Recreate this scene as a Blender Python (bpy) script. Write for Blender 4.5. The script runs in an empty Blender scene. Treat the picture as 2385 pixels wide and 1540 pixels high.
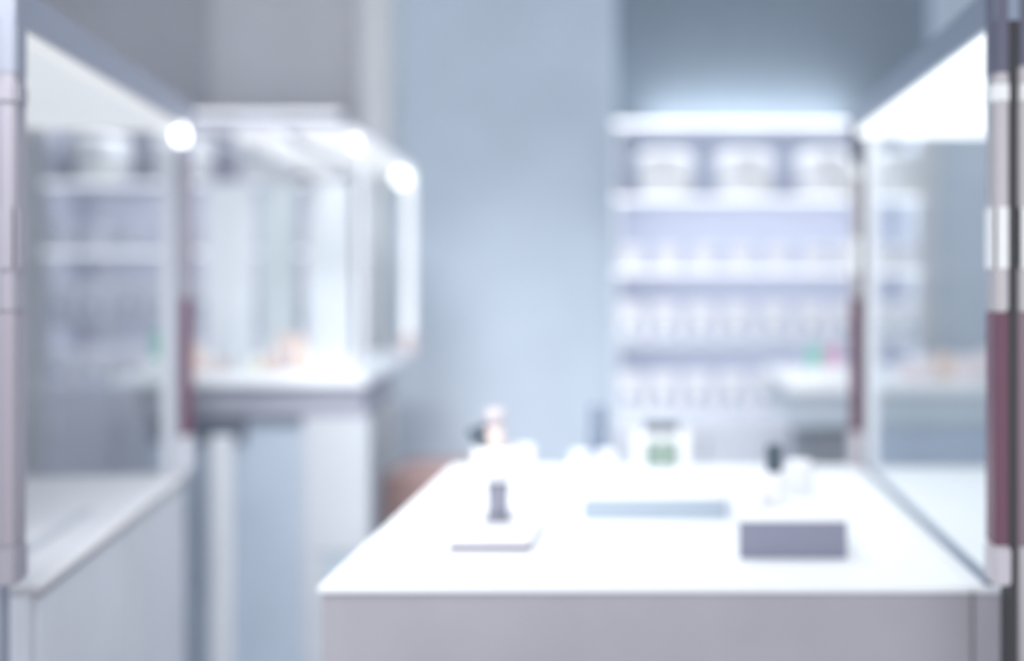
import bpy, bmesh, math, random
from mathutils import Vector, Matrix
random.seed(7)
S = bpy.context.scene
C = bpy.context.collection
R = math.radians

# ---------------------------------------------------------------- camera
F = 2400.0; CX = 1543.0; CY = 650.0; EYE = 1.45
cd = bpy.data.cameras.new('camera'); cam = bpy.data.objects.new('camera', cd); C.objects.link(cam)
cam.location = (0, 0, EYE); cam.rotation_euler = (R(90), 0, 0)
cd.sensor_width = 36; cd.lens = 36 * F / 2385
cd.shift_x = (1192.5 - CX) / 2385; cd.shift_y = (CY - 770) / 2385
cd.dof.use_dof = True; cd.dof.focus_distance = 1.18; cd.dof.aperture_fstop = 0.85
cd.clip_start = 0.05
S.camera = cam
# ---------------------------------------------------------------- world and light
w = bpy.data.worlds.new('world'); S.world = w; w.use_nodes = True
bg = w.node_tree.nodes['Background']; bg.inputs[0].default_value = (.94, .96, 1, 1); bg.inputs[1].default_value = 1.1
S.view_settings.view_transform = 'Standard'; S.view_settings.look = 'None'
S.view_settings.exposure = 0.4; S.view_settings.gamma = 1; S.view_settings.use_curve_mapping = False

def area(name, loc, sx, sy, power, col=(1, 1, 1), rot=(0, 0, 0), spread=180):
    l = bpy.data.lights.new(name, 'AREA'); l.shape = 'RECTANGLE'; l.size = sx; l.size_y = sy
    l.energy = power; l.color = col; l.spread = R(spread)
    o = bpy.data.objects.new(name, l); C.objects.link(o); o.location = loc; o.rotation_euler = rot
    return o
area('ceiling_lamp_light', (0.0, 2.15, 2.93), 1.1, 0.9, 2.6, (.95, .98, 1), spread=110)
area('aisle_lamp_light', (-0.8, 2.95, 2.93), 1.0, 0.5, 9, (.93, .97, 1), spread=110)
area('shop_lamp_light', (-0.8, 0.3, 2.93), 1.6, 0.6, 11, (1, .99, .99), spread=140)
area('rear_fill_light', (-0.45, 2.75, 2.86), 1.4, 0.12, 2.5, (.97, .985, 1), rot=(R(33), 0, 0), spread=75)  # added fill for the lower back wall, no lamp of the shop
area('right_fill_light', (1.1, 2.75, 2.86), 1.2, 0.12, 1.0, (.97, .985, 1), rot=(R(33), 0, 0), spread=75)  # added fill for the right rear wall and counter
area('left_aisle_fill_light', (-.85, 1.0, 2.9), 0.8, 0.4, 9, (.97, .98, 1), rot=(R(43), 0, 0), spread=60)  # added fill for the rear left cabinet fronts

# ---------------------------------------------------------------- materials
_m = {}
def mat(name, col, rough=.5, metal=0, emit=0, ecol=None, noise=0, coat=0, alpha=None):
    if name in _m: return _m[name]
    m = bpy.data.materials.new(name); m.use_nodes = True; nt = m.node_tree
    b = nt.nodes['Principled BSDF']
    b.inputs['Base Color'].default_value = (*col, 1); b.inputs['Roughness'].default_value = rough
    b.inputs['Metallic'].default_value = metal; b.inputs['Coat Weight'].default_value = coat
    if emit:
        b.inputs['Emission Color'].default_value = (*(ecol or col), 1); b.inputs['Emission Strength'].default_value = emit
    if noise:
        n = nt.nodes.new('ShaderNodeTexNoise'); n.inputs['Scale'].default_value = 3.5; n.inputs['Detail'].default_value = 4
        tc = nt.nodes.new('ShaderNodeTexCoord'); nt.links.new(tc.outputs['Object'], n.inputs['Vector'])
        r = nt.nodes.new('ShaderNodeValToRGB')
        r.color_ramp.elements[0].position = .3; r.color_ramp.elements[1].position = .7
        r.color_ramp.elements[0].color = (*[c * (1 - noise) for c in col], 1)
        r.color_ramp.elements[1].color = (*[min(1, c * (1 + noise)) for c in col], 1)
        nt.links.new(n.outputs['Fac'], r.inputs['Fac']); nt.links.new(r.outputs['Color'], b.inputs['Base Color'])
    _m[name] = m; return m
def glass_mat(name, tint, refl=.06):
    m = bpy.data.materials.new(name); m.use_nodes = True; nt = m.node_tree
    nt.nodes.remove(nt.nodes['Principled BSDF']); out = nt.nodes['Material Output']
    t = nt.nodes.new('ShaderNodeBsdfTransparent'); t.inputs[0].default_value = (*tint, 1)
    g = nt.nodes.new('ShaderNodeBsdfGlossy'); g.inputs['Roughness'].default_value = .02
    f = nt.nodes.new('ShaderNodeValue'); f.outputs[0].default_value = refl*.5
    x = nt.nodes.new('ShaderNodeMixShader')
    nt.links.new(f.outputs[0], x.inputs[0]); nt.links.new(t.outputs[0], x.inputs[1]); nt.links.new(g.outputs[0], x.inputs[2])
    nt.links.new(x.outputs[0], out.inputs['Surface'])
    return m
WHITE = mat('white_lacquer', (.86, .89, .93), .35)
DECK = mat('white_worktop', (.93, .95, .97), .4)
DECKL = mat('pale_grey_worktop', (.57, .565, .585), .4)
GREY = mat('grey_mauve_laminate', (.42, .405, .445), .5, noise=.08)
BASEL = mat('pale_grey_laminate', (.72, .735, .78), .5, noise=.05)
WALLG = mat('grey_wall_paint', (.66, .67, .72), .8, noise=.04)
WALLB = mat('blue_grey_wall_paint', (.68, .77, .87), .8, noise=.04)
WALLR = mat('slate_blue_wall_paint', (.27, .325, .39), .8, noise=.04)
PILA = mat('pale_pilaster_paint', (.93, .94, .95), .7)
FLOOR = mat('pale_stone_floor', (.55, .58, .63), .25, noise=.08)
CEIL = mat('ceiling_paint', (.75, .77, .80), .9)
SATIN = mat('satin_metal', (.80, .81, .86), .3, .6)
CHROME = mat('chrome', (.84, .82, .84), .16, 1)
MAROON = mat('maroon_painted_reflection', (.16, .065, .105), .35)  # maroon reflection in the chrome post as a colour
MAUVEI = mat('mauve_painted_reflection', (.27, .19, .23), .35)
BLACK = mat('black_gasket', (.045, .045, .05), .5)
HILITE = mat('white_painted_highlight', (.95, .95, .95), .2, coat=.6)  # bright glints on the chrome post as a white colour
BEAM = mat('blue_grey_metal_frame', (.27, .32, .41), .35, .3)
BEAML = mat('grey_metal_frame', (.33, .35, .42), .35, .3)
PANR = mat('bright_light_panel', (.5, .5, .5), .5, emit=1.05, ecol=(.95, 1, 1))
PANL = mat('soft_light_panel', (.5, .5, .5), .5, emit=.42, ecol=(.97, .98, 1))
PANM = mat('display_light_panel', (.6, .6, .6), .5, emit=.5, ecol=(.98, .98, 1))
LED = mat('led_strip', (1, 1, 1), .5, emit=.95, ecol=(.93, .96, 1))
LEDTOP = mat('led_strip_bright', (1, 1, 1), .5, emit=1.45, ecol=(.93, .96, 1))
LEDSOFT = mat('led_strip_soft', (1, 1, 1), .5, emit=.8, ecol=(.93, .95, 1))
LAMP = mat('lamp_diffuser', (1, 1, 1), .5, emit=6, ecol=(.95, .98, 1))
SHELF = mat('pale_lilac_shelf', (.84, .88, .95), .4)
BACKP = mat('lilac_back_panel', (.68, .72, .85), .6)
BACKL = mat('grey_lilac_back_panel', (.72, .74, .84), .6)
JAR = mat('white_product_plastic', (.93, .93, .96), .3)
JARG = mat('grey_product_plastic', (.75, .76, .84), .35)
LABELB = mat('slate_blue_label_shadow', (.34, .42, .56), .5)
TUB = mat('glossy_white_tub', (.93, .94, .96), .3)
CREAM = mat('cream_label', (.80, .78, .62), .5)
PEACH = mat('peach_plastic', (.88, .70, .62), .4)
PINKP = mat('pale_pink_plastic', (.88, .78, .79), .4)
ORANGE = mat('orange_plastic', (.78, .64, .59), .4)
GREEN = mat('mint_green_card', (.24, .64, .52), .5)
ROSE = mat('rose_pink_card', (.72, .38, .55), .5)
SALMON = mat('salmon_cabinet_laminate', (.56, .38, .35), .6, noise=.05)
DARKB = mat('dark_slate_plastic', (.08, .11, .145), .35)
DARKR = mat('painted_recess_shade', (.20, .23, .29), .6)  # shade under the rear left deck as a dark colour
GREENI = mat('grey_green_print', (.22, .32, .27), .6)
POSTER = mat('white_display_board', (.90, .93, .97), .4)
MAUVE = mat('mauve_tray_shadow', (.09, .07, .12), .4)  # shadow line along the tray edge as a dark colour
RISER = mat('white_riser_acrylic', (.60, .61, .74), .4)
RISERT = mat('white_riser_top', (.95, .96, .98), .4)
RISERB = mat('pale_blue_riser_shade', (.40, .47, .55), .4)
STONE = mat('grey_stem_metal', (.28, .28, .34), .35, .4)
POSTL = mat('dull_grey_metal', (.68, .69, .74), .4, .2)
TUBE = mat('brushed_beige_grey_metal', (.52, .49, .51), .3, .5)
TUBEL = mat('dull_pink_grey_metal', (.36, .34, .39), .45, .2)
CAPD = mat('dark_slate_reflection', (.14, .14, .20), .4, .2)
FOOT = mat('pale_mauve_metal', (.62, .58, .62), .4, .2)
SPOT = mat('spot_lamp_diffuser', (1, 1, 1), .4, emit=2.2, ecol=(1, 1, .99))
GLASS = glass_mat('clear_showcase_glass', (.975, .985, .99))

# ---------------------------------------------------------------- mesh helpers
class MB:
    def __init__(s): s.b = bmesh.new()
    def box(s, x0, x1, y0, y1, z0, z1, bev=0):
        mx = Matrix.Translation(((x0+x1)/2, (y0+y1)/2, (z0+z1)/2)) @ Matrix.Diagonal((abs(x1-x0), abs(y1-y0), abs(z1-z0), 1))
        r = bmesh.ops.create_cube(s.b, size=1, matrix=mx)
        if bev:
            es = list({e for v in r['verts'] for e in v.link_edges})
            bmesh.ops.bevel(s.b, geom=es, offset=bev, segments=2, affect='EDGES')
        return s
    def lathe(s, prof, x=0, y=0, z=0, n=24, sx=1, sy=1):
        rings = []
        for r, h in prof:
            rings.append([s.b.verts.new((x + r*sx*math.cos(2*math.pi*k/n), y + r*sy*math.sin(2*math.pi*k/n), z + h)) for k in range(n)])
        for a, b in zip(rings, rings[1:]):
            for k in range(n): s.b.faces.new((a[k], a[(k+1) % n], b[(k+1) % n], b[k]))
        s.b.faces.new(list(reversed(rings[0]))); s.b.faces.new(rings[-1]); return s
    def disc_y(s, x, y, z, r, t, n=20):   # round disc facing -Y
        mx = Matrix.Translation((x, y, z)) @ Matrix.Rotation(R(90), 4, 'X')
        bmesh.ops.create_cone(s.b, cap_ends=True, segments=n, radius1=r, radius2=r, depth=t, matrix=mx); return s
    def tube(s, a, b, r0, r1, n=14):
        a, b = Vector(a), Vector(b); d = b - a
        mx = Matrix.Translation((a+b)/2) @ d.to_track_quat('Z', 'Y').to_matrix().to_4x4()
        bmesh.ops.create_cone(s.b, cap_ends=True, segments=n, radius1=r0, radius2=r1, depth=d.length, matrix=mx); return s
    def build(s, name, m, parent=None, smooth=False):
        me = bpy.data.meshes.new(name); bmesh.ops.recalc_face_normals(s.b, faces=s.b.faces); s.b.to_mesh(me); s.b.free()
        if smooth:
            for p in me.polygons: p.use_smooth = len(p.vertices) == 4
        me.materials.append(m); o = bpy.data.objects.new(name, me); C.objects.link(o)
        if parent: o.parent = parent
        return o
def tag(o, label=None, cat=None, group=None, kind=None):
    for k, v in (('label', label), ('category', cat), ('group', group), ('kind', kind)):
        if v: o[k] = v
    return o
def thing(name, label, cat, loc, rz=0, group=None):
    o = bpy.data.objects.new(name, None); C.objects.link(o); o.location = loc; o.rotation_euler = (0, 0, rz)
    o.empty_display_size = .05
    return tag(o, label, cat, group)
def struct(name, mb, m): return tag(mb.build(name, m), kind='structure')
def dup(root, loc, label, rz=None, group=None):
    kids = [(c, list(c.children)) for c in root.children]
    r = root.copy(); C.objects.link(r); r.location = loc; r['label'] = label
    if group: r['group'] = group
    if rz is not None: r.rotation_euler = (0, 0, rz)
    for ch, gs in kids:
        c = ch.copy(); C.objects.link(c); c.parent = r
        for g in gs:
            d = g.copy(); C.objects.link(d); d.parent = c
    return r
def X(px, z): return (px - CX) * z / F
def Z(py, z): return EYE - (py - CY) * z / F

# ---------------------------------------------------------------- the room
HC = 3.0
struct('floor', MB().box(-3.6, 3.2, -1.5, 4.7, -.05, 0), FLOOR)
struct('ceiling', MB().box(-3.6, 3.2, -1.5, 4.7, HC, HC+.05), CEIL)
struct('wall_back', MB().box(-3.6, 3.2, 4.65, 4.75, 0, HC), WALLG)
struct('wall_left', MB().box(-3.65, -3.6, -1.5, 4.75, 0, HC), WALLG)
struct('wall_right', MB().box(3.2, 3.25, -1.5, 4.75, 0, HC), WALLG)
struct('trim_1', MB().box(-1.17, -.205, 4.52, 4.65, 0, HC, .004), WALLB)
struct('trim_2', MB().box(-.205, 1.19, 4.60, 4.65, 0, HC), WALLR)
struct('trim_3', MB().box(1.19, 3.2, 4.50, 4.65, 0, HC, .004), WALLB)
struct('trim_4', MB().box(-1.30, -1.17, 4.40, 4.65, 0, HC, .006), PILA)
struct('trim_5', MB().box(-2.02, -1.30, 4.60, 4.65, 0, HC), mat('warm_grey_wall_paint', (.82, .83, .87), .8, noise=.04))
struct('trim_6', MB().box(1.075, 1.19, 4.46, 4.60, 0, Z(300, 4.46), .004), PILA)
struct('baseboard_back', MB().box(-1.17, -.26, 4.505, 4.52, 0, .09), WHITE)

for i, (x, y, sx, sy, lab) in enumerate([
        (0.0, 2.15, 1.1, .9, 'large square white ceiling light panel above the central island counter'),
        (-0.8, 2.95, 1.0, .5, 'white ceiling light panel above the rear left showcase'),
        (-0.8, 0.3, 1.6, .6, 'long white ceiling light panel in front of the island counter'),
        (-.85, 1.0, .8, .4, 'small unseen ceiling light panel added as fill in front of the left showcase')]):  # last panel only houses the added left aisle fill
    t = thing('ceiling_light', lab, 'ceiling light', (x, y, HC), 0, 'ceiling light panels')
    f = MB()
    f.box(-sx/2-.03, sx/2+.03, -sy/2-.03, -sy/2, -.05, 0); f.box(-sx/2-.03, sx/2+.03, sy/2, sy/2+.03, -.05, 0)
    f.box(-sx/2-.03, -sx/2, -sy/2, sy/2, -.05, 0); f.box(sx/2, sx/2+.03, -sy/2, sy/2, -.05, 0)
    f.build('frame', SATIN, t)
    MB().box(-sx/2, sx/2, -sy/2, sy/2, -.03, 0).build('diffuser', mat('ceiling_diffuser', (1, 1, 1), .5, emit=.6, ecol=(.95, .98, 1)), t)

# ---------------------------------------------------------------- corner glass showcases
ZD, ZC, ZT = .95, 1.84, 1.90
def post(t, x, y, s, dep=.045, full=True, strong=True, reflection_inlay=None, near=False):
    """s=+1: aisle towards -x. From the aisle outwards: tube with painted reflections, gasket, satin tube"""
    lo = 0 if full else ZD
    a = lambda d: x + s*d
    bx = lambda d0, d1, *r: MB().box(min(a(d0), a(d1)), max(a(d0), a(d1)), *r)
    p = bx(.036, .068, y, y+dep, lo, ZT, .003).build('post', (TUBE if near else SATIN) if strong else POSTL, t)
    if near:
        bx(.035, .069, y-.002, y+dep, 1.045, 1.40, .002).build('reflection_inlay', MAUVEI, p)  # painted band for the maroon reflection in the chrome
        bx(.034, .070, y-.003, y+dep, 1.46, 1.565, .006).build('highlight_sleeve', HILITE, p)  # white band painted in for a highlight on the chrome
        bx(.034, .070, y-.003, y+dep, 1.715, 1.75, .005).build('highlight_collar', HILITE, p)
        bx(.035, .069, y-.002, y+dep, 1.77, ZT, .003).build('reflection_cap', CAPD, p)  # dark end of the chrome reflection, painted as a band
    bx(.022, .036, y+.001, y+dep-.004, lo, ZT).build('gasket', BLACK if strong else BEAML, p)
    bx(0, .022, y, y+dep, 1.40, 1.80, .003).build('metal_tube', TUBE if strong else TUBEL, p)
    bx(-.001, .023, y-.001, y+dep, 1.76, ZT, .003).build('reflection_cap', CAPD if strong else BEAML, p)
    bx(0, .022, y, y+dep, 1.045, 1.40, .002).build('reflection_inlay', reflection_inlay or MAROON, p)  # reflection in the post painted as a coloured strip
    bx(-.003, .026, y-.003, y+dep, 1.46, 1.565, .006).build('highlight_sleeve', HILITE if strong else TUBEL, p)  # this band and the next stand for highlights on the post
    bx(-.003, .026, y-.003, y+dep, 1.715, 1.75, .005).build('highlight_collar', HILITE if strong else TUBEL, p)
    bx(-.003, .028, y-.003, y+dep, .985 if full else ZD, 1.045, .004).build('foot_fitting', FOOT if strong else (TUBEL if full else POSTL), p)
    return p
def showcase(label, loc, rz, s, L, Wd, panel, deck, base, beam, group=None, strong=True):
    t = thing('glass_showcase', label, 'showcase', loc, rz, group)
    bx = lambda mb, x0, x1, *r: mb.box(min(s*x0, s*x1), max(s*x0, s*x1), *r)
    bx(MB(), .005 if strong else .02, Wd, .118, L, .10, ZD-.012, .003).build('base_cabinet', base, t)
    bx(MB(),   .06, Wd-.04, .15, L-.04, 0, .10).build('plinth', BLACK, t)
    n = 0 if strong else 2
    for k in range(n):
        y0 = .13 + k*(L-.15)/n
        d = bx(MB(), .008, .02, y0, y0+(L-.15)/n-.008, .13, ZD-.02, .002).build('door', base, t)
        h = MB().box(min(s*0, s*.008), max(s*0, s*.008), y0+.03, y0+.045, .45, .60, .002)
        h.build('handle', SATIN, d)
    bx(MB(), .004, Wd, .116, L, ZD-.012, ZD, .002).build('deck', deck, t)
    bx(MB(), *((.022, .040, .12, L-.03, ZD, ZD+.010, .002) if strong else (.10, .125, .12, L*.62, ZD, ZD+.004, .001))).build('glass_channel', BEAM if strong else mat('grey_channel', (.44, .45, .50), .5), t)
    # top frame ring and light panel
    f = MB()
    bx(f, 0, .05, 0, L+.03, ZC+.002, ZT); bx(f, Wd-.05, Wd, 0, L+.03, ZC+.002, ZT)
    bx(f, .05, Wd-.05, 0, .05, ZC+.002, ZT); bx(f, .05, Wd-.05, L-.02, L+.03, ZC+.002, ZT)
    f.build('top_frame', beam, t)
    bx(MB(), .012, Wd-.03, .03, L-.005, ZC-.012, ZC+.002).build('light_panel', panel, t)
    bx(MB(), .05, Wd-.05, .05, L-.02, ZC+.01, ZT-.005).build('top_board', beam, t)
    post(t, 0, 0, s, strong=strong, near=strong, reflection_inlay=None if strong else mat('dull_pink_grey_reflection', (.33, .30, .345), .4)); post(t, 0, L-.02, s, full=False, strong=strong)
    post(t, s*Wd, 0, -s, strong=strong); post(t, s*Wd, L-.02, -s, full=False, strong=strong)
    if not strong:
        MB().lathe([(.010, -.05), (.017, -.044), (.019, -.02), (.012, -.004), (.012, 0)], s*.014, L-.05, ZC+.002, 20).build('spot_lamp', SPOT, t, True)
    bx(MB(), .026, .032, .05, L-.03, ZD, ZC-.014).build('glass_pane', GLASS, t)
    bx(MB(), .072, Wd-.072, L-.008, L-.002, ZD, ZC-.014).build('glass_pane', GLASS, t)
    bx(MB(), .072, Wd-.072, .03, .036, ZD, ZC-.014).build('glass_pane', GLASS, t)
    return t
rc = showcase('tall glass showcase at the right with bright white light panel and dark-seamed chrome corner post',
              (.503, 1.56, 0), R(0), 1, 1.19, 1.0, PANR, DECK, GREY, BEAM)
lc = showcase('tall glass showcase at the left with dim white light panel on pale grey base',
              (-.98, 1.56, 0), R(12.3), -1, 1.14, 1.05, PANL, DECKL, BASEL, BEAML, strong=False)

# ---------------------------------------------------------------- island counter
IX0, IX1, IY0, IY1 = -.562, .5055, 1.675, 2.76
t = thing('island_counter', 'low wide island counter with bright white top and grey mauve front in the middle', 'counter', ((IX0+IX1)/2, IY0, 0))
hw = (IX1-IX0)/2
MB().box(-hw+.006, hw, .006, IY1-IY0-.006, .08, ZD-.012, .003).build('body', GREY, t)
MB().box(-hw+.05, hw-.03, .05, IY1-IY0-.05, 0, .08).build('plinth', BLACK, t)
MB().box(-hw, hw, 0, IY1-IY0, ZD-.012, ZD, .003).build('worktop', DECK, t)

# ---------------------------------------------------------------- rear left showcase
YF, YB = 3.0, 4.05
xL, xR = X(262, YF), X(852, YF)
zt = Z(878, YF); zb = zt - .03; zc = 1.45 + .425
t = thing('rear_showcase', 'rear left glass showcase with peach and white products on its white deck', 'showcase', ((xL+xR)/2, YF, 0))
h = (xR-xL)/2; D = YB-YF
xa = lambda px: X(px, YF+.06) - (xL+xR)/2
g0 = xa(436)
bs = mat('blue_grey_laminate', (.53, .61, .71), .5, noise=.05)
doorm = mat('pale_door_laminate', (.58, .61, .655), .5, noise=.04)
MB().box(-h, h, 0, D, zb, zt, .004).build('deck', WHITE, t)
MB().box(-h+.06, h-.01, .03, .55, zb-.09, zb, .002).build('fascia', mat('fascia_laminate', (.36, .37, .44), .5, noise=.05), t)
MB().box(-h+.08, xa(575), .065, .50, Z(1042, YF), zb-.09).build('recess_shade', DARKR, t)  # dark panel painted in for the shadow gap below the fascia
MB().box(-h+.08, xa(575), .08, .50, .10, Z(1042, YF)).build('left_cabinet', bs, t)
MB().box(xa(575), h-.06, .08, .50, .08, zb-.09).build('base_cabinet', bs, t)
MB().box(xa(500), xa(552), .03, .08, 0, Z(1020, YF), .004).build('leg', WHITE, t)
MB().box(xa(716), xa(868), .03, .08, .64, zb-.09, .004).build('pale_door', doorm, t)
MB().box(xa(716), xa(765), .03, .08, 0, .64, .004).build('leg', doorm, t)
MB().box(xa(765), xa(868), .035, .08, .02, .64, .004).build('lower_door', mat('pale_blue_door_laminate', (.52, .60, .67), .5, noise=.04), t)
MB().box(h-.022, h, 0, .03, zt, zc+.02, .003).build('post', SATIN, t)
pb = MB().box(h-.04, h, D-.04, D, zt, zc+.02, .003).build('post', WHITE, t)
MB().box(h-.036, h-.004, D-.046, D-.04, zt+.02, zc-.02, .001).build('light_strip', mat('post_light_strip', (1, 1, 1), .5, emit=.45, ecol=(.96, .97, 1)), pb)
MB().box(g0, g0+.022, 0, .03, zt, zc+.02, .003).build('post', SATIN, t)
MB().box(g0, g0+.03, D-.04, D, zt, zc+.02, .003).build('post', SATIN, t)
f = MB(); f.box(g0, h, 0, .02, zc+.002, zc+.02); f.box(g0, h, D-.02, D, zc+.002, zc+.02)
f.box(g0, g0+.02, .02, D-.02, zc+.002, zc+.02); f.box(h-.02, h, .02, D-.02, zc+.002, zc+.02)
f.build('top_frame', SATIN, t)
MB().box(xa(705), h-.004, .02, D-.002, zc-.008, zc+.002).build('light_panel', PANM, t)
MB().box(xa(560), xa(640), .02, D-.002, zc-.008, zc+.002).build('light_panel', PANM, t)
MB().lathe([(.012, -.05), (.022, -.042), (.024, -.02), (.014, -.004), (.014, 0)], h-.045, D-.07, zc-.008, 20).build('spot_lamp', SPOT, t, True)
MB().lathe([(.008, -.03), (.012, -.026), (.012, -.01), (.008, 0)], h-.04, .05, zc-.008, 20).build('spot_lamp', SPOT, t, True)
MB().box(h-.016, h-.011, .03, D-.04, zt, zc-.01).build('glass_pane', GLASS, t)
MB().box(g0+.022, h-.022, .010, .015, zt, zc-.01).build('glass_pane', GLASS, t)
for ob in list(t.children) + [g for c in t.children for g in c.children]:
    for v in ob.data.vertices: v.co.x -= .105*v.co.y      # the end walls of this case run at a slant

# white display boards standing in the rear showcase
for (p0, p1, y, lab) in [(604, 688, 3.92, 'grey green display board between the two white boards in the rear left showcase'), (478, 590, 3.80, 'narrow white display board standing left of the grey green board in the rear left showcase'),
                         (712, 822, 3.80, 'bright white display board standing right of the grey green board in the rear left showcase')]:
    o = thing('display_board', lab, 'display board', ((X(p0, y)+X(p1, y))/2, y, zt))
    ww = (X(p1, y)-X(p0, y))/2; hh = Z(425, y)-zt
    MB().box(-ww, ww, 0, .012, .012, hh, .002).build('panel', POSTER if p0 != 604 else mat('grey_green_board', (.76, .82, .84), .5), o)
    MB().box(-ww*.8, ww*.8, -.03, .05, 0, .012, .002).build('foot', WHITE, o)

# ---------------------------------------------------------------- rear right counter
YR = 3.1
zr = Z(898, YR); xl, xr_ = X(1835, YR), 2.1
t = thing('rear_counter', 'rear right counter with white top and grey underside behind the right showcase', 'counter', (xl, YR, 0))
wd = xr_-xl
MB().box(0, wd, 0, .75, zr-.03, zr, .004).build('worktop', WHITE, t)
MB().box(.02, wd, .02, .73, zr-.13, zr-.03, .002).build('fascia', mat('slate_laminate', (.62, .70, .78), .5), t)
MB().box(.09, .26, .05, .65, .08, zr-.13).build('recess_shade', mat('grey_recess_shade', (.34, .37, .42), .6), t)  # shade of the leg recess painted as a grey panel
MB().box(.26, wd-.1, .03, .65, .08, zr-.13).build('base_cabinet', mat('slate_blue_laminate', (.58, .68, .84), .5), t)
MB().box(.12, wd-.14, .16, .63, 0, .08).build('plinth', BLACK, t)

# ---------------------------------------------------------------- wall shelving
YS = 4.2
def shelving(label, x0, x1, ys, top, mats, glows, bottom):
    t = thing('wall_shelving', label, 'shelving unit', ((x0+x1)/2, YS, 0))
    hw = (x1-x0)/2
    shelf_m, back_m = mats
    zt_ = Z(top, YS)
    MB().box(-hw, hw, .34, .36, bottom, zt_, ).build('back_panel', back_m, t)
    for sx in (-hw, hw-.015):
        MB().box(sx, sx+.015, .02, .34, bottom, zt_-.02).build('side_panel', shelf_m, t)
    MB().box(-hw, hw, 0, .34, zt_-.02, zt_, .002).build('canopy', shelf_m, t)
    MB().box(-hw, hw, -.008, 0, zt_-.014, zt_, .001).build('light_strip', glows[0], t)
    for k, y in enumerate(ys):
        z = Z(y, YS)
        sh = MB().box(-hw+.015, hw-.015, 0, .34, z-.014, z, .001).build('shelf', shelf_m, t)
        if glows[1+k]:
            MB().box(-hw, hw, -.008, 0, z-.014, z, .001).build('light_strip', glows[1+k], sh)
    n = 4
    MB().box(-hw, hw, .0, .34, .08, bottom, .002).build('cabinet', shelf_m, t)
    for k in range(n):
        xx = -hw + .01 + k*(2*hw-.01)/n
        d = MB().box(xx, xx+(2*hw-.01)/n-.012, -.015, 0, .12, bottom-.03, .003).build('door', shelf_m, t)
        MB().box(xx+.03, xx+.05, -.03, -.015, bottom-.18, bottom-.08, .003).build('handle', SATIN, d)
    MB().box(-hw+.03, hw-.03, .03, .33, 0, .08).build('plinth', BLACK, t)
    # lamp casting light from under the canopy and on the wall over it
    return t
RX0, RX1 = X(1430, YS), X(2145, YS)
LX0, LX1 = X(102, YS), -1.31
RYS = [460, 630, 797]; LYS = [425, 586, 748]
RB = Z(962, YS); LB = Z(905, YS)
shelving('wall shelving on the right with bright lit shelf edges full of white products', RX0, RX1, RYS, 284, (SHELF, BACKP), (LEDTOP, LED, LEDSOFT, None), RB)
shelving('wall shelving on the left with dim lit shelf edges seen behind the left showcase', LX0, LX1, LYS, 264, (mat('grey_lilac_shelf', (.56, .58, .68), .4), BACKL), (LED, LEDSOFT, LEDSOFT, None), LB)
area('right_canopy_lamp_up', ((RX0+RX1)/2-.05, YS+.30, Z(284, YS)+.02), .9, .05, 2.6, (.92, .97, 1), rot=(R(180), 0, 0))
area('right_canopy_lamp_down', ((RX0+RX1)/2, YS+.03, Z(284, YS)-.03), 1.2, .03, 1.3, (.92, .96, 1), rot=(R(0), 0, 0))
area('left_canopy_lamp_down', ((LX0+LX1)/2, YS+.03, Z(264, YS)-.03), 1.1, .03, 1.2, (.95, .96, 1))

for k, y in enumerate(RYS):
    area('under_shelf_fill', ((RX0+RX1)/2, YS+.03, Z(y, YS)-.022), 1.2, .03, (.9, .75, .75)[k], (.96, .98, 1), rot=(R(35), 0, 0))  # fill added below each right shelf to brighten the products
for k, y in enumerate(LYS):
    area('under_shelf_fill', ((LX0+LX1)/2, YS+.03, Z(y, YS)-.022), 1.1, .03, .8, (.95, .96, 1), rot=(R(35), 0, 0))  # same added fill below the left shelves
# products on the shelves
def tub_proto(loc, label, group):
    t = thing('product_tub', label, 'tub', loc, 0, group)
    MB().lathe([(.098, 0), (.106, .01), (.112, .13), (.110, .15)], n=28).build('body', TUB, t, True)
    MB().lathe([(.116, .15), (.118, .155), (.118, .185), (.106, .195)], n=28).build('lid', TUB, t, True)
    MB().box(.045, .075, -.100, -.070, .03, .07, .002).build('label_patch', CREAM, t)
    return t
ordn = ['first', 'second', 'third', 'fourth', 'fifth', 'sixth', 'seventh', 'eighth', 'ninth', 'tenth']
z1r = Z(RYS[0], YS); z1l = Z(LYS[0], YS)
tub = tub_proto((X(1548, YS), YS+.125, z1r), 'white lidded tub at the left end of the right shelving, top row', 'white tubs on the right top shelf')
for px, lab in [(1740, 'second white lidded tub from the left on the right top shelf'), (1930, 'third white lidded tub, left of the corner post, on the right top shelf'),
                (2098, 'white lidded tub seen through the right showcase on the top shelf')]:
    dup(tub, (X(px, YS+.0), YS+.125, z1r), lab)
for px, lab in [(205, 'white lidded tub left behind the left showcase on the top shelf'), (400, 'white lidded tub behind the rear post of the left showcase'),
                (595, 'white lidded tub right of the left showcase on the top shelf'), (755, 'white lidded tub at the right end of the left shelving, top row')]:
    dup(tub, (X(px, YS), YS+.125, z1l), lab, group='white tubs on the left top shelf')

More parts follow.
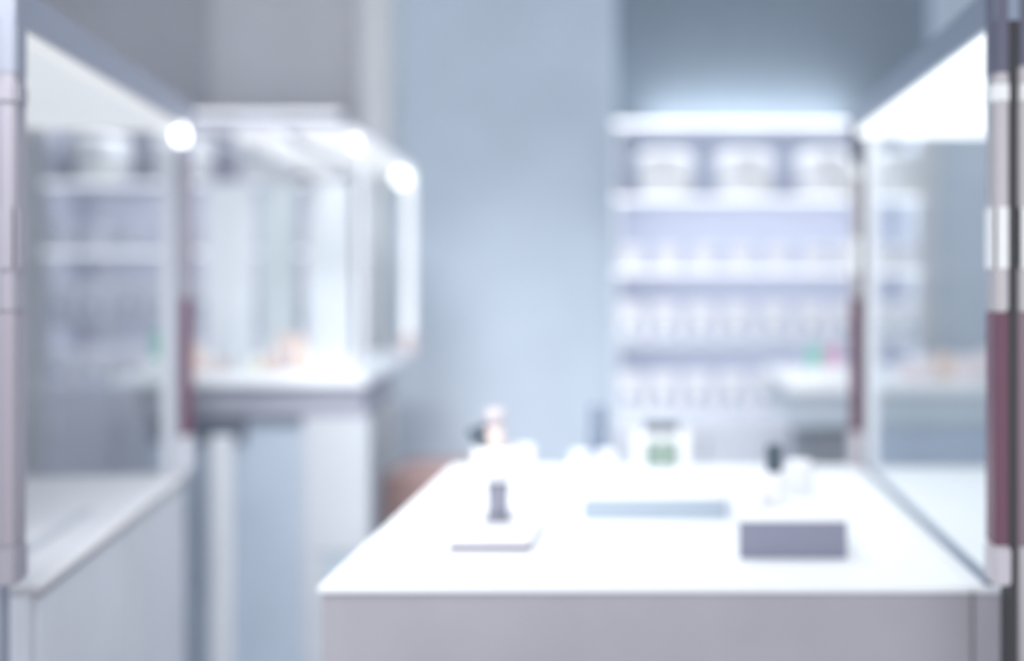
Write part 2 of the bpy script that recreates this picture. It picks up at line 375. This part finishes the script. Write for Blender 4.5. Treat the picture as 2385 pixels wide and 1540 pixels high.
def jar_proto(loc, label, group, jm):
    t = thing('round_jar', label, 'jar', loc, 0, group)
    MB().lathe([(.046, 0), (.050, .006), (.050, .062), (.044, .070)], n=24).build('body', jm, t, True)
    MB().lathe([(.052, .070), (.053, .074), (.053, .098), (.047, .104)], n=24).build('lid', jm, t, True)
    return t
def pack_proto(loc, label, group, jm):
    t = thing('product_box', label, 'box', loc, 0, group)
    MB().box(-.055, .055, -.03, .03, 0, .155, .003).build('carton', jm, t)
    MB().disc_y(0, -.031, .058, .021, .004).build('round_emblem', LABELB, t)
    MB().box(-.038, .038, -.032, -.030, .004, .016).build('base_shadow', LABELB, t)  # shadow at the carton foot painted as a stripe
    return t
rows = [
    ('r', 'jar', RYS[1], [1470, 1556, 1642, 1728, 1814, 1900, 1972, 2062, 2120], JAR, 'second shelf down, right shelving', 'white jars on the right shelving'),
    ('r', 'pack', RYS[2], [1466, 1548, 1632, 1716, 1804, 1892, 1972, 2062, 2118], JAR, 'third shelf down, right shelving', 'white cartons on the right shelving'),
    ('r', 'pack', 962, [1464, 1544, 1624, 1706, 1788, 1860, 1940, 2070], JAR, 'lowest shelf, right shelving', 'white cartons on the right shelving, lowest row'),
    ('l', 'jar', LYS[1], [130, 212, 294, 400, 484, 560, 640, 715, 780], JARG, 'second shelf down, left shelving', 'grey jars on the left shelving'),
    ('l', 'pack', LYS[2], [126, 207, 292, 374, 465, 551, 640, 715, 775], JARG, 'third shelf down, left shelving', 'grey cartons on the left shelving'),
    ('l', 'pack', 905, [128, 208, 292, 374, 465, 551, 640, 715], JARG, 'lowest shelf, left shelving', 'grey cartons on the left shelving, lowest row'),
]
for side, kd, sy, pxs, jm, where, grp in rows:
    col = 'white' if side == 'r' else 'grey'
    nm = 'round lidded jar' if kd == 'jar' else 'carton with round emblem'
    first = None
    for i, px in enumerate(pxs):
        lab = '%s %s, %s from left, %s' % (col, nm, ordn[i], where)
        loc = (X(px, YS+.02), YS+.07, Z(sy, YS))
        if first is None: first = (jar_proto if kd == 'jar' else pack_proto)(loc, lab, grp, jm)
        else: dup(first, loc, lab)

# ---------------------------------------------------------------- products on the rear left showcase deck
def small_jar(name, loc, label, cat, group, m, lidm, r, hh):
    t = thing(name, label, cat, loc, 0, group)
    MB().lathe([(r*.92, 0), (r, .004), (r, hh*.62), (r*.85, hh*.68)], n=20).build('body', m, t, True)
    MB().lathe([(r*.9, hh*.68), (r*.92, hh*.72), (r*.92, hh*.96), (r*.8, hh)], n=20).build('lid', lidm, t, True)
    return t
spec = [(455, 3.14, PEACH, PEACH, .024, .085, 'peach jar at the left front corner beside the painted maroon post reflection'),
        (486, 3.18, PINKP, WHITE, .022, .060, 'pale pink jar with white lid, second along the front of the deck'),
        (520, 3.22, ORANGE, WHITE, .018, .050, 'small orange jar with white lid near the left of the deck'),
        (556, 3.30, WHITE, WHITE, .024, .080, 'white jar standing right of the small orange jar'),
        (592, 3.16, CREAM, WHITE, .020, .050, 'cream jar with white lid at the front of the deck'),
        (628, 3.24, PEACH, WHITE, .022, .075, 'peach jar with white lid in the middle of the deck'),
        (662, 3.30, PINKP, PEACH, .026, .110, 'tall pink jar with peach lid, tallest of the deck'),
        (700, 3.22, PEACH, PEACH, .026, .105, 'tall peach jar right of the tallest pink jar'),
        (735, 3.14, CREAM, WHITE, .022, .060, 'low cream jar in front of the white display board'),
        (770, 3.24, WHITE, WHITE, .024, .080, 'white jar before the bright display board'),
        (805, 3.16, PINKP, WHITE, .020, .055, 'small pale pink jar at the right end of the deck')]
for px, y, m1, m2, r, hh, lab in spec:
    small_jar('cosmetic_jar', (X(px, y), y, zt), lab, 'jar', 'jars on the rear left showcase', m1, m2, r, hh)
for px, lab in [(352, 'round glossy white pot left of the other beside the mint green card'), (388, 'round glossy white pot right of its pair beside the mint green card')]:
    t = thing('round_pot', lab, 'pot', (X(px, 3.1), 3.1, zt), 0, 'glossy pots behind the left showcase')
    MB().lathe([(.012, 0), (.022, .008), (.026, .022), (.022, .036)], n=20).build('body', TUB, t, True)
    MB().lathe([(.018, .036), (.018, .042), (.006, .047)], n=20).build('lid', TUB, t, True)
y = 3.3
t = thing('folded_card', 'mint green folded card standing behind two white pots in left showcase', 'card', (X(372, y), y, zt))
MB().box(-.022, .022, -.012, -.008, 0, Z(768, y)-zt, .001).build('front_leaf', GREEN, t)
MB().box(-.022, .022, .008, .012, 0, Z(768, y)-zt, .001).build('back_leaf', GREEN, t)
MB().box(-.022, .022, -.012, .012, Z(768, y)-zt-.003, Z(768, y)-zt).build('fold', GREEN, t)
y = 3.85
small_jar('cosmetic_jar', (X(950, y), y, zt), 'small peach jar at the back right corner of the rear left showcase', 'jar', None, PINKP, PEACH, .025, .08)

# ---------------------------------------------------------------- products on the rear right counter
for px, mm, cn in [(1897, GREEN, 'mint green upright carton beside the rose pink one on rear counter'), (1938, ROSE, 'rose pink upright carton beside the mint green one on rear counter')]:
    y = 3.35
    t = thing('upright_carton', cn, 'box', (X(px, y), y, zr), 0, 'coloured cartons on the rear right counter')
    MB().box(-.021, .021, -.012, .012, 0, Z(808, y)-zr, .002).build('carton', mm, t)
    MB().box(-.015, .015, -.0135, -.012, .02, .04).build('label_patch', WHITE, t)
spec = [(1840, 3.20, 'low white jar at the left end of the rear right counter', TUB, .026, .034), (1878, 3.18, 'low white jar in front of the mint green carton', TUB, .026, .038),
        (1917, 3.18, 'low white jar in front of the gap between green and pink cartons', TUB, .027, .045), (1958, 3.20, 'low white jar in front of the rose pink carton', TUB, .027, .050),
        (2110, 3.25, 'pale pink jar leftmost behind the glass of the right showcase', PINKP, .028, .055), (2155, 3.25, 'tall pale pink jar second behind the right showcase glass', PINKP, .028, .080),
        (2200, 3.30, 'beige pink jar third behind the right showcase glass', PEACH, .028, .085), (2245, 3.25, 'pale pink jar fourth behind the right showcase glass', PINKP, .028, .080),
        (2290, 3.30, 'pink jar beside the near chrome post behind the glass', PINKP, .028, .090)]
for px, y, lab, m1, r, hh in spec:
    small_jar('cosmetic_jar', (X(px, y), y, zr), lab, 'jar', 'jars on the rear right counter', m1, m1, r, hh)

# ---------------------------------------------------------------- salmon cabinet behind the island
y = 3.9
t = thing('low_cabinet', 'low salmon pink cabinet behind the left edge of the island counter', 'cabinet', (X(972, y), y, 0))
zt_ = Z(1110, y)
MB().box(-.13, .20, 0, .40, .05, zt_, .004).build('body', SALMON, t)
MB().box(-.12, .19, .02, .38, 0, .05).build('plinth', BLACK, t)
for k in range(3):
    dr = MB().box(-.122, .192, -.014, 0, .07+k*.2, .07+k*.2+.185, .003).build('drawer', SALMON, t)
    MB().box(-.01, .08, -.026, -.014, .15+k*.2, .165+k*.2, .003).build('handle', SATIN, dr)

# ---------------------------------------------------------------- things on the island
def DZ(py, hz=ZD): return (EYE-hz)*F/(py-CY)       # distance of a point on the worktop
# white riser, the shade on its front painted grey blue
y0 = DZ(1212); x0, x1 = X(1356, y0), X(1694, y0)
t = thing('display_riser', 'long low white display riser with blue-grey painted shade, middle of the island', 'riser', ((x0+x1)/2, y0, ZD))
MB().box(x0-(x0+x1)/2, (x1-x0)/2, 0, .30, 0, .044, .002).build('block', RISERB, t)
MB().box(x0-(x0+x1)/2, (x1-x0)/2, 0, .30, .044, .047, .001).build('top_plate', RISERT, t)
# white riser, the shade on its front painted mauve
y1 = DZ(1302); x0, x1 = X(1722, y1), X(1973, y1); cxm = (x0+x1)/2
t = thing('display_riser', 'square white display riser with mauve shade painted on its front, right of island', 'riser', (cxm, y1, ZD))
MB().box(-(x1-x0)/2, (x1-x0)/2, .004, .24, 0, .066, .002).build('block', RISERT, t)
MB().box(-(x1-x0)/2, (x1-x0)/2, 0, .004, 0, .066, .001).build('shaded_front', mat('mauve_riser_shade', (.25, .255, .34), .4), t)  # front face shade put into the colour
MB().box(-(x1-x0)/2, (x1-x0)/2, 0, .24, .066, .071, .001).build('top_plate', RISERT, t)
zm = ZD+.071
y = 1.96
t = thing('pump_bottle', 'white bottle with tall black cap on the shade-fronted riser', 'bottle', (X(1803, y), y, zm))
MB().lathe([(.018, 0), (.021, .003), (.021, .055), (.012, .064)], n=24).build('body', JAR, t, True)
MB().lathe([(.015, .064), (.016, .067), (.016, .110), (.012, .114)], n=20).build('cap', DARKB, t, True)
y = 2.06
small_jar('cosmetic_jar', (X(1862, y), y, zm), 'white jar behind and right of the black-capped bottle on shade-fronted riser', 'jar', None, TUB, TUB, .028, .066)
y = 1.93
small_jar('cosmetic_jar', (X(1762, y), y, zm), 'low white jar left of the black-capped bottle on shade-fronted riser', 'jar', None, TUB, TUB, .02, .03)
# tray and pedestal bowl
ya = DZ(1285)
t = thing('display_tray', 'thin square white tray with painted shadow edge at the left front of the island', 'tray', (X(1140, ya), ya, ZD))
MB().box(-.076, .076, 0, .27, 0, .012, .001).build('edge_shadow', MAUVE, t)  # dark colour stands for the shadow under the tray front
MB().box(-.074, .074, .002, .272, .012, .015, .001).build('top_plate', RISERT, t)
y = 2.07; zz = ZD+.015
t = thing('pedestal_bowl', 'round white bowl on a short dark grey stem standing on the tray', 'bowl', (X(1160, y), y, zz))
MB().lathe([(.032, 0), (.032, .003), (.026, .006), (.024, .008)], n=28).build('foot', STONE, t, True)
MB().lathe([(.023, .008), (.022, .03), (.023, .072), (.026, .082)], n=24).build('stem', STONE, t, True)
MB().lathe([(.026, .082), (.045, .095), (.054, .120), (.050, .150), (.045, .150), (.047, .122), (.035, .104), (.004, .098)], n=32).build('cup', TUB, t, True)
def brush(loc, label, hm, tip, dx, dy, L, r):
    t = thing('cosmetic_brush', label, 'brush', loc, 0, 'brushes in the pedestal bowl')
    MB().tube((0, 0, 0), (dx*L, dy*L, L*.72), r*.75, r).build('handle', hm, t, True)
    MB().tube((dx*L, dy*L, L*.72), (dx*L*1.35, dy*L*1.35, L), r*.95, r*1.15).build('tip', tip, t, True)
brush((X(1160, y), y-.02, zz+.101), 'pale pink brush with peach handle standing in the pedestal bowl', ORANGE, mat('dusty_pink_bristle', (.60, .55, .58), .6), -.02, 0, .125, .018)
brush((X(1148, y), y+.02, zz+.101), 'dark slate brush leaning left in the pedestal bowl', DARKB, DARKB, -.32, 0, .085, .019)
y = 2.38
small_jar('cosmetic_jar', (X(1222, y), y, ZD), 'white round jar behind and right of the pedestal bowl', 'jar', None, TUB, TUB, .026, .115)
# rear edge things
y = 2.62
small_jar('cosmetic_jar', (X(1352, y), y, ZD), 'white lidded jar left of its pair at the rear of the island', 'jar', 'pair of white jars at the rear of the island', TUB, TUB, .026, .062)
small_jar('cosmetic_jar', (X(1412, y), y, ZD), 'white lidded jar right of its pair at the rear of the island', 'jar', 'pair of white jars at the rear of the island', TUB, TUB, .026, .062)
y = 2.72
t = thing('slim_bottle', 'slim slate blue bottle standing behind the pair of white jars', 'bottle', (X(1393, y), y, ZD))
sb = mat('slate_blue_bottle', (.22, .27, .36), .3)
MB().lathe([(.024, 0), (.026, .004), (.026, .10), (.02, .115)], n=24).build('body', sb, t, True)
MB().lathe([(.020, .115), (.022, .118), (.022, .165), (.018, .168)], n=20).build('cap', sb, t, True)
y = 2.55
t = thing('boxed_set', 'white gift carton with grey green print and dark lid at rear of island', 'box', (X(1540, y), y, ZD))
MB().box(-.070, .070, 0, .06, 0, .118, .003).build('carton', RISERT, t)
MB().box(-.044, .044, .002, .055, .118, .140, .003).build('lid', DARKB, t)
MB().box(-.040, .042, -.002, 0, .035, .098, .001).build('printed_panel', GREENI, t)
MB().box(-.012, .016, -.004, -.002, .058, .076, .001).build('label_patch', mat('pale_green_print', (.66, .74, .66), .6), t)
